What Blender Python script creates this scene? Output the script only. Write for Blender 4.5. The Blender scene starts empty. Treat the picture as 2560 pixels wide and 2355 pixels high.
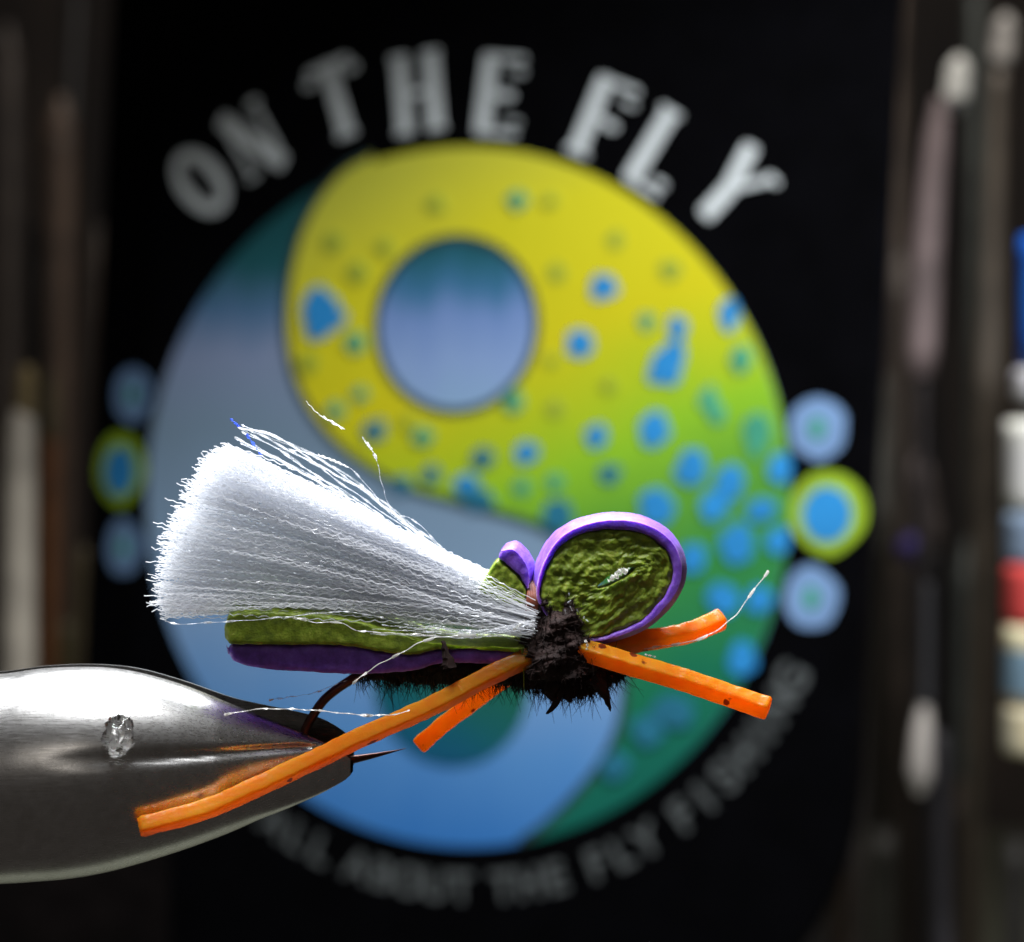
import bpy, math, random
from mathutils import Vector, noise, Matrix
random.seed(7)
R = math.radians
S = bpy.context.scene
C = S.collection
S.unit_settings.scale_length = 0.01          # one unit is one centimetre

# ------------------------------------------------------------------ camera
D = 12.0                                     # cm from lens to the fly
cam_d = bpy.data.cameras.new('camera'); cam = bpy.data.objects.new('camera', cam_d); C.objects.link(cam)
cam.location = (0, -D, 0); cam.rotation_euler = (R(90), 0, 0)
cam_d.sensor_width = 36; cam_d.lens = 36*D/5.12
cam_d.clip_start = 0.1; cam_d.clip_end = 500
cam_d.dof.use_dof = True; cam_d.dof.focus_distance = 11.75
cam_d.dof.aperture_fstop = cam_d.lens*1e-3/(2*0.108)
S.camera = cam

# ------------------------------------------------------------------ world
w = bpy.data.worlds.new('World'); S.world = w; w.use_nodes = True
bg = w.node_tree.nodes['Background']; bg.inputs[0].default_value = (0.62, 0.55, 0.50, 1); bg.inputs[1].default_value = 0.065

# ------------------------------------------------------------------ lamps
def area(name, loc, target, sx, sy, power, col=(1, 1, 1), spread=180):
    l = bpy.data.lights.new(name, 'AREA'); l.shape = 'RECTANGLE'; l.size = sx; l.size_y = sy
    l.energy = power; l.color = col; l.spread = R(spread)
    o = bpy.data.objects.new(name, l); C.objects.link(o); o.location = loc
    o.rotation_euler = (Vector(target)-Vector(loc)).to_track_quat('-Z', 'Y').to_euler()
    return o
area('strip_lamp', (-1.0, 7.4, 10.6), (0, 0, 0), 9.5, 0.9, 1600, (0.93, 0.96, 1.0), 100)
sl_ = bpy.data.lights.new('bench_lamp', 'SPOT'); sl_.energy = 10200; sl_.color = (0.97, 0.98, 1.0); sl_.spot_size = R(58); sl_.spot_blend = 0.6; sl_.shadow_soft_size = 1.2
so_ = bpy.data.objects.new('bench_lamp', sl_); C.objects.link(so_); so_.location = (7.5, 2.0, 8.0); so_.rotation_euler = (Vector((3.0, 12, -0.7))-so_.location).to_track_quat('-Z', 'Y').to_euler()
area('backdrop_fill', (4.5, 11, 15), (5.5, 30, 0), 5, 3, 1900, (1.0, 0.95, 0.9), 150)  # added fill that lifts the rods and wall behind the board
area('wing_fill', (-2.8, -0.9, 11.5), (-1.2, 0, 0), 9.0, 3.2, 1650, (0.95, 0.97, 1.0), 110)  # added fill from above to brighten the wing fibres
area('front_fill', (-5, -22, 7), (0, 0, 0), 5, 5, 125, (1.0, 0.93, 0.85))  # added weak fill from the camera side
S.view_settings.view_transform = 'Standard'; S.view_settings.look = 'None'
S.view_settings.exposure = 0.0; S.view_settings.gamma = 1.0

# ------------------------------------------------------------------ helpers
def P(px, py, y=0.0):
    """a point of the photograph (2560 px wide) at depth y, in cm"""
    k = (D+y)/D/500.0
    return Vector(((px-1280)*k, y, (1177.5-py)*k))
def lin(c):
    return tuple(((v/255.0/12.92) if v/255.0 <= 0.04045 else ((v/255.0+0.055)/1.055)**2.4) for v in c)+(1.0,)
def tag(o, label=None, cat=None, group=None, kind=None):
    if label: o['label'] = label
    if cat: o['category'] = cat
    if group: o['group'] = group
    if kind: o['kind'] = kind
    return o
def empty(name, loc=(0, 0, 0)):
    o = bpy.data.objects.new(name, None); C.objects.link(o); o.location = loc; o.empty_display_size = 0.3; return o
def mesh(name, verts, faces, mat, parent=None, smooth=True):
    m = bpy.data.meshes.new(name); m.from_pydata([tuple(v) for v in verts], [], faces); m.update()
    if smooth: m.polygons.foreach_set('use_smooth', [True]*len(m.polygons))
    if mat: m.materials.append(mat)
    o = bpy.data.objects.new(name, m); C.objects.link(o)
    if parent:
        o.parent = parent
        o.matrix_parent_inverse = Matrix.Identity(4)
        off = Vector(parent.location)
        if off.length and parent.get('world_children'):
            for v in m.vertices: v.co = v.co-off
    return o
def catmull(pts, n, closed=False):
    pts = [Vector(p) for p in pts]; L = len(pts); out = []
    segs = L if closed else L-1
    # arc-length like sampling by chord
    ch = [(pts[(i+1) % L]-pts[i]).length for i in range(segs)]; tot = sum(ch)
    cnt = n if closed else n-1
    for k in range(n):
        s = tot*k/cnt; i = 0
        while i < segs-1 and s > ch[i]: s -= ch[i]; i += 1
        t = min(1.0, s/ch[i]) if ch[i] > 0 else 0
        if closed: p0, p1, p2, p3 = pts[(i-1) % L], pts[i], pts[(i+1) % L], pts[(i+2) % L]
        else: p0, p1, p2, p3 = pts[max(i-1, 0)], pts[i], pts[i+1], pts[min(i+2, L-1)]
        out.append(0.5*((2*p1)+(p2-p0)*t+(2*p0-5*p1+4*p2-p3)*t*t+(3*p1-p0-3*p2+p3)*t*t*t))
    return out
def frames(path):
    ts = []
    for i in range(len(path)):
        a = path[max(i-1, 0)]; b = path[min(i+1, len(path)-1)]
        t = (b-a); ts.append(t.normalized() if t.length > 1e-9 else Vector((1, 0, 0)))
    up = Vector((0, 0, 1)) if abs(ts[0].z) < 0.9 else Vector((0, 1, 0))
    n = (up-ts[0]*up.dot(ts[0])).normalized(); out = []
    for t in ts:
        n = (n-t*n.dot(t)); n = n.normalized() if n.length > 1e-9 else Vector((0, 0, 1))
        out.append((t, n, t.cross(n)))
    return out
def tube_geo(path, rad, k=8, V=None, F=None, caps=True):
    if V is None: V, F = [], []
    base = len(V); fr = frames(path)
    for i, p in enumerate(path):
        r = rad(i/(len(path)-1)) if callable(rad) else rad
        t, n, b = fr[i]
        for j in range(k):
            a = 2*math.pi*j/k; V.append(p+n*(r*math.cos(a))+b*(r*math.sin(a)))
    for i in range(len(path)-1):
        for j in range(k):
            F.append((base+i*k+j, base+i*k+(j+1) % k, base+(i+1)*k+(j+1) % k, base+(i+1)*k+j))
    if caps and k > 2:
        F.append(tuple(base+j for j in range(k))[::-1]); e = base+(len(path)-1)*k
        F.append(tuple(e+j for j in range(k)))
    return V, F
def rrect(u0, u1, v0, v1, ru, rv, nu, nv, nc=4):
    """rounded rectangle outline in (u,v)"""
    pts = []
    def line(a, b, n):
        for i in range(n): pts.append((a[0]+(b[0]-a[0])*i/n, a[1]+(b[1]-a[1])*i/n))
    def arc(cu, cv, a0):
        for i in range(nc):
            a = R(a0+90.0*i/nc); pts.append((cu+ru*math.cos(a), cv+rv*math.sin(a)))
    line((u1, v0+rv), (u1, v1-rv), nv); arc(u1-ru, v1-rv, 0)
    line((u1-ru, v1), (u0+ru, v1), nu); arc(u0+ru, v1-rv, 90)
    line((u0, v1-rv), (u0, v0+rv), nv); arc(u0+ru, v0+rv, 180)
    line((u0+ru, v0), (u1-ru, v0), nu); arc(u1-ru, v0+rv, 270)
    return pts
def slab(name, A, B, n, y0, y1, r, mat, parent, closed=False, bump=0.004, bscale=30, nu=8, nv=8, tilt=0.0, endr=0.03, relief=None, bulge=0.0):
    """foam piece between two outlines A (outer) and B (inner), thick from y0 to y1, corners rounded, cells as relief"""
    A = catmull(A, n, closed); B = catmull(B, n, closed)
    V, F = [], []
    for i in range(n):
        a, b = A[i], B[i]; th = max((a-b).length, 1e-4)
        e = 0.0
        if not closed:                      # rounded ends
            k = min(i, n-1-i); e = [1.0, 0.45, 0.12][k] if k < 3 else 0.0
        ru = min(r/th, 0.45); rv = r
        sh = e*endr
        sec = rrect(0+sh/th, 1-sh/th, y0+sh, y1-sh, ru*(1-0.0*e), rv, nu, nv)
        for (u, v) in sec:
            u2 = u-u**3*bulge*((v-(y0+y1)/2)/((y1-y0)/2))**2/th
            p = b+(a-b)*u2; q = Vector((p.x, v, p.z+tilt*v))
            d = noise.noise(q*bscale)*bump+noise.noise(q*bscale*2.7)*bump*0.6
            c = (A[i]+B[i])*0.5; dirn = Vector((p.x-c.x, 0, p.z-c.z))
            dirn = dirn.normalized() if dirn.length > 1e-6 else Vector((0, 0, 1))
            face = -1 if v < (y0+y1)/2 else 1
            q += dirn*d+Vector((0, face*noise.noise(q*bscale*1.3+Vector((5, 5, 5)))*bump, 0))
            if relief and v < y0+r*0.5: q.y += relief(u, i/n)
            V.append(q)
    m = len(sec)
    for i in range(n if closed else n-1):
        i2 = (i+1) % n
        for j in range(m): F.append((i*m+j, i*m+(j+1) % m, i2*m+(j+1) % m, i2*m+j))
    if not closed:
        F.append(tuple(range(m))[::-1]); F.append(tuple((n-1)*m+j for j in range(m)))
    return mesh(name, V, F, mat, parent)

# ------------------------------------------------------------------ materials
def newmat(name):
    m = bpy.data.materials.new(name); m.use_nodes = True; nt = m.node_tree
    return m, nt, nt.nodes['Principled BSDF']
def N(nt, t, **kw):
    n = nt.nodes.new(t)
    for k, v in kw.items(): setattr(n, k, v)
    return n
def ramp(nt, fac, stops, interp='LINEAR'):
    r = N(nt, 'ShaderNodeValToRGB'); r.color_ramp.interpolation = interp
    el = r.color_ramp.elements
    while len(el) < len(stops): el.new(0.5)
    for e, (p, c) in zip(el, stops): e.position = p; e.color = c if len(c) == 4 else tuple(c)+(1,)
    nt.links.new(fac, r.inputs[0]); return r
def coords(nt, scale=(1, 1, 1)):
    t = N(nt, 'ShaderNodeTexCoord'); mp = N(nt, 'ShaderNodeMapping'); mp.inputs['Scale'].default_value = scale
    nt.links.new(t.outputs['Object'], mp.inputs[0]); return mp.outputs[0]
def noisefac(nt, vec, scale, detail=3, rough=0.5):
    n = N(nt, 'ShaderNodeTexNoise'); n.inputs['Scale'].default_value = scale
    n.inputs['Detail'].default_value = detail; n.inputs['Roughness'].default_value = rough
    nt.links.new(vec, n.inputs['Vector']); return n.outputs['Fac']
def bumpn(nt, fac, b, strength=0.3, dist=0.01):
    n = N(nt, 'ShaderNodeBump'); n.inputs['Strength'].default_value = strength; n.inputs['Distance'].default_value = dist
    nt.links.new(fac, n.inputs['Height']); nt.links.new(n.outputs[0], b.inputs['Normal']); return n
def plain(name, col, rough=0.6, metal=0.0, var=0.15, vs=8, **kw):
    m, nt, b = newmat(name); v = coords(nt)
    f = noisefac(nt, v, vs)
    lo = tuple(c*(1-var) for c in col[:3]); hi = tuple(min(1, c*(1+var)) for c in col[:3])
    r = ramp(nt, f, [(0.3, lo), (0.7, hi)]); nt.links.new(r.outputs[0], b.inputs['Base Color'])
    b.inputs['Roughness'].default_value = rough; b.inputs['Metallic'].default_value = metal
    for k, x in kw.items(): b.inputs[k].default_value = x
    return m
def foam(name, lo, mid, hi, sss):
    m, nt, b = newmat(name); v = coords(nt)
    vo = N(nt, 'ShaderNodeTexVoronoi'); vo.inputs['Scale'].default_value = 95; nt.links.new(v, vo.inputs['Vector'])
    f = noisefac(nt, v, 17, 5, 0.65)
    r = ramp(nt, f, [(0.30, lo), (0.52, mid), (0.72, hi)]); nt.links.new(r.outputs[0], b.inputs['Base Color'])
    b.inputs['Roughness'].default_value = 0.5
    b.inputs['Subsurface Weight'].default_value = 0.45; b.inputs['Subsurface Radius'].default_value = sss
    b.inputs['Subsurface Scale'].default_value = 0.05
    b.inputs['Sheen Weight'].default_value = 0.05
    mx = N(nt, 'ShaderNodeMath', operation='ADD'); nt.links.new(vo.outputs['Distance'], mx.inputs[0]); nt.links.new(f, mx.inputs[1])
    bumpn(nt, mx.outputs[0], b, 0.3, 0.004); return m
M = {}
M['purple'] = foam('purple_foam', (0.15, 0.05, 0.42), (0.24, 0.09, 0.66), (0.34, 0.17, 0.82), (0.6, 0.3, 1.0))
M['green'] = foam('olive_green_foam', (0.11, 0.16, 0.009), (0.23, 0.32, 0.015), (0.42, 0.52, 0.06), (0.6, 1.0, 0.2))

def rubber(name, hi):
    m, nt, b = newmat(name); v = coords(nt)
    f = noisefac(nt, v, 5.5, 4, 0.6)
    r = ramp(nt, f, [(0.3, (1.0, 0.30, 0.010)), (0.7, hi)])
    vo = N(nt, 'ShaderNodeTexVoronoi'); vo.inputs['Scale'].default_value = 7.5; nt.links.new(v, vo.inputs['Vector'])
    f2 = noisefac(nt, v, 28, 2)
    ad = N(nt, 'ShaderNodeMath', operation='MULTIPLY_ADD'); nt.links.new(f2, ad.inputs[0]); ad.inputs[1].default_value = 0.35; nt.links.new(vo.outputs['Distance'], ad.inputs[2])
    sp = ramp(nt, ad.outputs[0], [(0.30, (1, 1, 1)), (0.34, (0, 0, 0))])
    mix = N(nt, 'ShaderNodeMix', data_type='RGBA'); nt.links.new(sp.outputs[0], mix.inputs[0]); nt.links.new(r.outputs[0], mix.inputs[6]); mix.inputs[7].default_value = (0.20, 0.03, 0.005, 1)
    nt.links.new(mix.outputs[2], b.inputs['Base Color'])
    b.inputs['Roughness'].default_value = 0.28
    b.inputs['Subsurface Weight'].default_value = 0.7; b.inputs['Subsurface Radius'].default_value = (1.0, 0.45, 0.08); b.inputs['Subsurface Scale'].default_value = 0.09
    tr = N(nt, 'ShaderNodeBsdfTranslucent'); nt.links.new(mix.outputs[2], tr.inputs[0])
    ms = N(nt, 'ShaderNodeMixShader'); ms.inputs[0].default_value = 0.58
    nt.links.new(b.outputs[0], ms.inputs[1]); nt.links.new(tr.outputs[0], ms.inputs[2])
    nt.links.new(ms.outputs[0], nt.nodes['Material Output'].inputs[0])
    bumpn(nt, noisefac(nt, v, 30, 3), b, 0.35, 0.01)
    return m
M['rubber'] = rubber('orange_rubber', (1.0, 0.47, 0.03))

def steel():
    m, nt, b = newmat('polished_steel'); v = coords(nt, (1, 1, 1))
    f = noisefac(nt, v, 14, 6, 0.7)
    vb = coords(nt, (2, 30, 30)); fb = noisefac(nt, vb, 4, 4, 0.6)
    r = ramp(nt, f, [(0.3, (0.50, 0.49, 0.47)), (0.7, (0.64, 0.63, 0.62))]); nt.links.new(r.outputs[0], b.inputs['Base Color'])
    b.inputs['Metallic'].default_value = 1.0
    rr = ramp(nt, fb, [(0.3, (0.25,)*3), (0.75, (0.33,)*3)]); nt.links.new(rr.outputs[0], b.inputs['Roughness'])
    bumpn(nt, noisefac(nt, v, 70, 3), b, 0.06, 0.004)
    return m
M['steel'] = steel()
M['hook'] = plain('bronzed_hook_wire', (0.10, 0.045, 0.035), 0.30, 0.9, 0.25, 20)
M['dub'] = plain('dark_dubbing', (0.022, 0.008, 0.006), 0.85, 0, 0.5, 20)
M['dubg'] = plain('olive_black_dubbing', (0.015, 0.019, 0.008), 0.7, 0, 0.5, 20)
M['thread'] = plain('dark_maroon_thread', (0.045, 0.012, 0.014), 0.5, 0, 0.4, 30)
M['legthread'] = plain('rust_thread', (0.22, 0.05, 0.02), 0.5, 0, 0.3, 30)

def fibre():
    m, nt, b = newmat('white_crinkled_fibre')
    v = coords(nt); f = noisefac(nt, v, 60, 2, 0.7)
    r = ramp(nt, f, [(0.3, (0.62, 0.64, 0.68)), (0.6, (0.92, 0.93, 0.96))]); nt.links.new(r.outputs[0], b.inputs['Base Color'])  # pale and grey noise imitates sparkle along the fibres
    b.inputs['Roughness'].default_value = 0.15
    b.inputs['Specular IOR Level'].default_value = 0.8
    tr = N(nt, 'ShaderNodeBsdfTranslucent'); tr.inputs[0].default_value = (0.95, 0.96, 0.98, 1)
    ms = N(nt, 'ShaderNodeMixShader'); ms.inputs[0].default_value = 0.55
    nt.links.new(b.outputs[0], ms.inputs[1]); nt.links.new(tr.outputs[0], ms.inputs[2])
    tp = N(nt, 'ShaderNodeBsdfTransparent'); m2 = N(nt, 'ShaderNodeMixShader'); m2.inputs[0].default_value = 0.42
    nt.links.new(ms.outputs[0], m2.inputs[1]); nt.links.new(tp.outputs[0], m2.inputs[2])
    nt.links.new(m2.outputs[0], nt.nodes['Material Output'].inputs[0]); return m
M['fibre'] = fibre()
def tinsel(name, col, clear):
    m, nt, b = newmat(name); v = coords(nt)
    f = noisefac(nt, v, 26, 1)
    b.inputs['Base Color'].default_value = col; b.inputs['Roughness'].default_value = 0.3; b.inputs['Metallic'].default_value = 0.15
    tr = N(nt, 'ShaderNodeBsdfTranslucent'); tr.inputs[0].default_value = col
    ms = N(nt, 'ShaderNodeMixShader'); ms.inputs[0].default_value = 0.55
    nt.links.new(b.outputs[0], ms.inputs[1]); nt.links.new(tr.outputs[0], ms.inputs[2])
    tp = N(nt, 'ShaderNodeBsdfTransparent'); m2 = N(nt, 'ShaderNodeMixShader')
    r = ramp(nt, f, [(0.46, (0.0,)*3), (0.52, (clear,)*3)]); nt.links.new(r.outputs[0], m2.inputs[0])
    nt.links.new(ms.outputs[0], m2.inputs[1]); nt.links.new(tp.outputs[0], m2.inputs[2])
    nt.links.new(m2.outputs[0], nt.nodes['Material Output'].inputs[0]); return m
M['tinsel'] = tinsel('pearl_tinsel', (0.95, 0.97, 1.0, 1), 0.72)
M['tinsel_solid'] = tinsel('pearl_tinsel_lit', (1.0, 1.0, 0.97, 1), 0.1)  # lit copy of the pearl tinsel, whiter and less clear for glinting stretches
M['tinsel_blue'] = tinsel('blue_tinsel', (0.12, 0.26, 1.0, 1), 0.3)
def glass():
    m, nt, b = newmat('clear_glue'); b.inputs['Transmission Weight'].default_value = 1.0
    b.inputs['Roughness'].default_value = 0.05; b.inputs['IOR'].default_value = 1.48; b.inputs['Base Color'].default_value = (0.95, 0.95, 0.95, 1)
    v = coords(nt); bumpn(nt, noisefac(nt, v, 14, 2), b, 0.35, 0.02); return m
M['glue'] = glass()

# ------------------------------------------------------------------ setting: bench top and back wall
M['bench'] = plain('bench_top', (0.16, 0.165, 0.12), 0.6, 0, 0.2, 0.6)
def wall_mat():
    m, nt, b = newmat('dark_wall'); v = coords(nt, (1, 1, 0.12))
    f = noisefac(nt, v, 0.55, 4, 0.6)
    r = ramp(nt, f, [(0.35, (0.008, 0.008, 0.01)), (0.55, (0.045, 0.035, 0.03)), (0.75, (0.13, 0.095, 0.07))])
    nt.links.new(r.outputs[0], b.inputs['Base Color']); b.inputs['Roughness'].default_value = 0.8; return m
M['wall'] = wall_mat()
mesh('bench_top', [(-60, 3.6, -9), (60, 3.6, -9), (60, 48, -9), (-60, 48, -9), (-60, 3.6, -11), (60, 3.6, -11), (60, 48, -11), (-60, 48, -11)],
     [(0, 1, 2, 3), (7, 6, 5, 4), (0, 4, 5, 1), (1, 5, 6, 2), (2, 6, 7, 3), (3, 7, 4, 0)], M['bench'], smooth=False)['kind'] = 'structure'
bpy.data.objects['bench_top'].name = 'table_top'
mesh('back_wall', [(-60, 48, -40), (60, 48, -40), (60, 48, 60), (-60, 48, 60), (-60, 50, -40), (60, 50, -40), (60, 50, 60), (-60, 50, 60)],
     [(0, 1, 2, 3)[::-1], (4, 5, 6, 7), (0, 4, 5, 1), (1, 5, 6, 2), (2, 6, 7, 3), (3, 7, 4, 0)], M['wall'], smooth=False)['kind'] = 'structure'

# ------------------------------------------------------------------ the printed board behind the fly
BC = Vector((-0.6307, 13.0, -0.27)); BA, BR = R(22), R(3)
ux = Vector((math.cos(BA), -math.sin(BA), 0)); uz = Vector((0, 0, 1))
bu = ux*math.cos(BR)-uz*math.sin(BR); bv = ux*math.sin(BR)+uz*math.cos(BR); bn = bu.cross(bv)   # bn points to the viewer
RD = 3.64
def L(px, py):
    """photo point -> board plane coordinates (cm)"""
    d = Vector(((px-1280)/500.0, D, (1177.5-py)/500.0)); o = Vector((0, -D, 0))
    t = (BC-o).dot(bn)/d.dot(bn); p = o+d*t-BC
    return Vector((p.dot(bu), p.dot(bv)))
board = empty('logo_board'); board.matrix_world = Matrix(((bu.x, bv.x, bn.x, BC.x), (bu.y, bv.y, bn.y, BC.y), (bu.z, bv.z, bn.z, BC.z), (0, 0, 0, 1)))
tag(board, 'black board with round yellow and blue fish logo and arched white lettering', 'sign')
def plate(name, pts, z0, z1, mat, parent=board):
    n = len(pts); V = [(p[0], p[1], z1) for p in pts]+[(p[0], p[1], z0) for p in pts]
    F = [tuple(range(n))]+[(i, n+i, n+(i+1) % n, (i+1) % n) for i in range(n)]
    m = bpy.data.meshes.new(name); m.from_pydata(V, [], F); m.update()
    m.materials.append(mat); o = bpy.data.objects.new(name, m); C.objects.link(o); o.parent = parent
    # make sure the face looks to the viewer
    if m.polygons[0].normal.z < 0: m.flip_normals()
    return o
def printmat(name, axis, stops, nz=0.25, nscale=0.8, stretch=(1, 1, 1), rough=0.45):
    m, nt, b = newmat(name)
    t = N(nt, 'ShaderNodeTexCoord'); sx = N(nt, 'ShaderNodeSeparateXYZ'); nt.links.new(t.outputs['Object'], sx.inputs[0])
    v = coords(nt, stretch); f = noisefac(nt, v, nscale, 3)
    a = N(nt, 'ShaderNodeMath', operation='MULTIPLY'); nt.links.new(sx.outputs[0], a.inputs[0]); a.inputs[1].default_value = axis[0]
    c = N(nt, 'ShaderNodeMath', operation='MULTIPLY_ADD'); nt.links.new(sx.outputs[1], c.inputs[0]); c.inputs[1].default_value = axis[1]; nt.links.new(a.outputs[0], c.inputs[2])
    d = N(nt, 'ShaderNodeMath', operation='MULTIPLY_ADD'); nt.links.new(f, d.inputs[0]); d.inputs[1].default_value = nz; nt.links.new(c.outputs[0], d.inputs[2])
    s0, s1 = stops[0][0], stops[-1][0]
    e = N(nt, 'ShaderNodeMapRange'); nt.links.new(d.outputs[0], e.inputs[0]); e.inputs[1].default_value = s0+nz*0.5; e.inputs[2].default_value = s1+nz*0.5
    r = ramp(nt, e.outputs[0], [((p-s0)/(s1-s0), lin(cc)) for p, cc in stops]); nt.links.new(r.outputs[0], b.inputs['Base Color'])
    b.inputs['Roughness'].default_value = rough; b.inputs['Specular IOR Level'].default_value = 0.25
    return m
M['board'] = plain('black_board', (0.0012, 0.0012, 0.0018), 0.85, 0, 0.3, 2); 
M['board'].node_tree.nodes['Principled BSDF'].inputs['Specular IOR Level'].default_value = 0.03
M['pale'] = printmat('blue_grey_print', (0, 1), [(-3.6, (58, 124, 198)), (-2.6, (88, 146, 208)), (-1.4, (134, 170, 212)), (-0.6, (130, 158, 186)), (0.6, (122, 146, 168)), (1.4, (132, 148, 180)), (1.9, (84, 120, 158)), (2.35, (34, 92, 100)), (3.4, (20, 72, 74))], 0.7, 0.9, (1.6, 0.5, 1))
M['yellow'] = printmat('yellow_to_green_print', (0.42, -1), [(-3.8, (205, 206, 70)), (-2.6, (214, 208, 38)), (-1.2, (208, 200, 28)), (-0.5, (178, 196, 34)), (0.1, (140, 192, 42)), (0.9, (96, 160, 52)), (1.8, (56, 138, 66)), (2.8, (26, 116, 84)), (4.2, (16, 98, 92))], 0.9, 0.5)
M['eye_top'] = printmat('dark_to_pale_blue_print', (0, 1), [(0.85, (140, 174, 208)), (1.4, (136, 164, 210)), (1.9, (116, 146, 200)), (2.2, (64, 118, 158)), (2.5, (40, 100, 118)), (2.75, (24, 76, 80))], 0.9, 1.5, (1.6, 0.25, 1))
M['eye_low'] = printmat('dark_green_print', (0.25, 1), [(-3.0, (20, 84, 130)), (-2.4, (22, 96, 112)), (-1.8, (30, 102, 82)), (-0.6, (34, 98, 62))], 0.5, 1.0)
M['line'] = plain('dark_outline_print', lin((38, 60, 62)), 0.5, 0, 0.1)
M['letter'] = plain('off_white_letter_print', lin((208, 216, 218)), 0.5, 0, 0.08, 2)
M['small_letter'] = plain('grey_letter_print', lin((86, 91, 92)), 0.5, 0, 0.08, 2)
M['blue'] = plain('sky_blue_print', lin((40, 140, 208)), 0.5, 0, 0.12, 3)
M['teal'] = plain('teal_print', lin((66, 158, 128)), 0.5, 0, 0.12, 3)
M['olive'] = plain('grey_olive_print', lin((150, 168, 60)), 0.5, 0, 0.1, 3)
M['midgreen'] = plain('blue_green_print', lin((34, 112, 140)), 0.5, 0, 0.12, 3)
M['lime'] = plain('lime_print', lin((150, 184, 36)), 0.5, 0, 0.1, 3)
M['periwinkle'] = plain('periwinkle_print', lin((118, 152, 196)), 0.5, 0, 0.08, 3)

CRX, CRA = -3.70, R(17)                      # left margin bent back here, a shape added to darken its dots
def bendpt(x, y, z):
    if x >= CRX: return (x, y, z)
    d = CRX-x; return (CRX-d*math.cos(CRA)-z*math.sin(CRA)*0, y, z*1.0-d*math.sin(CRA))
# board slab with rounded lower corners
pts = [(-4.55, 7.5), (4.42, 7.5)][::-1]
bp = [(4.42, 7.5), (-4.55, 7.5)]
for i in range(13):
    a = R(180+90*i/12); bp.append((-4.55+3.2+3.2*math.cos(a), -5.6+3.2+3.2*math.sin(a)))
for i in range(13):
    a = R(270+90*i/12); bp.append((4.42-3.0+3.0*math.cos(a), -5.6+3.0+3.0*math.sin(a)))
main = []
for p, q in zip(bp, bp[1:]+bp[:1]):          # clip the outline at the crease
    if p[0] >= CRX: main.append(p)
    if (p[0]-CRX)*(q[0]-CRX) < 0:
        t = (CRX-p[0])/(q[0]-p[0]); main.append((CRX, p[1]+(q[1]-p[1])*t))
plate('panel', main, -0.35, 0.0, M['board'])
flap = []
for p, q in zip(bp, bp[1:]+bp[:1]):
    if p[0] <= CRX: flap.append(p)
    if (p[0]-CRX)*(q[0]-CRX) < 0:
        t = (CRX-p[0])/(q[0]-p[0]); flap.append((CRX, p[1]+(q[1]-p[1])*t))
fo = plate('panel_margin', flap, -0.35, 0.0, M['board'])
for v in fo.data.vertices: v.co = bendpt(*v.co)
def circ(cx, cy, rx, ry=None, n=64, rot=0, wob=0, seed=0):
    ry = ry or rx; out = []
    for i in range(n):
        a = 2*math.pi*i/n; k = 1+wob*noise.noise(Vector((math.cos(a)*1.3+seed, math.sin(a)*1.3, seed*0.7)))
        x, y = rx*k*math.cos(a), ry*k*math.sin(a)
        out.append((cx+x*math.cos(rot)-y*math.sin(rot), cy+x*math.sin(rot)+y*math.cos(rot)))
    return out
plate('disc', circ(0, 0, RD, n=128), 0.0, 0.012, M['pale'])
sb = [(930, 384), (862, 422), (805, 484), (762, 560), (735, 645), (720, 740), (718, 830), (727, 905), (750, 975), (785, 1040), (832, 1098), (890, 1148), (960, 1192), (1040, 1228), (1130, 1253), (1220, 1276), (1300, 1298), (1375, 1330), (1450, 1388), (1512, 1470), (1550, 1570), (1563, 1690), (1554, 1799), (1513, 1895), (1442, 1985), (1365, 2060), (1300, 2104)]
sl = [L(*p) for p in sb]
sc = [(p.x, p.y) for p in catmull([(q.x, q.y, 0) for q in sl], 120)]
a0 = math.atan2(sc[-1][1], sc[-1][0]); a1 = math.atan2(sc[0][1], sc[0][0])
arcp = [((RD-0.004)*math.cos(a0+(a1-a0)*i/90), (RD-0.004)*math.sin(a0+(a1-a0)*i/90)) for i in range(91)]
plate('fish_shape', sc+arcp, 0.012, 0.024, M['yellow'])
def band(name, pts, wd, z0, z1, mat, closed=False):
    n = len(pts); out_l, out_r = [], []
    for i, p in enumerate(pts):
        a = Vector(pts[(i-1) % n] if closed else pts[max(i-1, 0)]); b = Vector(pts[(i+1) % n] if closed else pts[min(i+1, n-1)])
        t = (b-a).normalized(); nn = Vector((-t.y, t.x))*wd/2; out_l.append(Vector(p)+nn); out_r.append(Vector(p)-nn)
    V = [(p.x, p.y, z1) for p in out_l]+[(p.x, p.y, z1) for p in out_r]
    F = [(i, n+i, n+(i+1) % n, (i+1) % n) for i in range(n if closed else n-1)]
    m = bpy.data.meshes.new(name); m.from_pydata(V, [], F); m.update(); m.materials.append(mat)
    if m.polygons[0].normal.z < 0: m.flip_normals()
    o = bpy.data.objects.new(name, m); C.objects.link(o); o.parent = board; return o
band('outline', sc, 0.07, 0, 0.028, M['line'])
ec = L(1142, 812); er = 0.905
plate('eye', circ(ec.x, ec.y, er), 0.024, 0.034, M['eye_top'])
band('eye_outline', circ(ec.x, ec.y, er), 0.07, 0, 0.038, M['line'], True)
lc = L(1129, 1702)
plate('eye', circ(lc.x, lc.y, 0.875), 0.012, 0.034, M['eye_low'])
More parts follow.
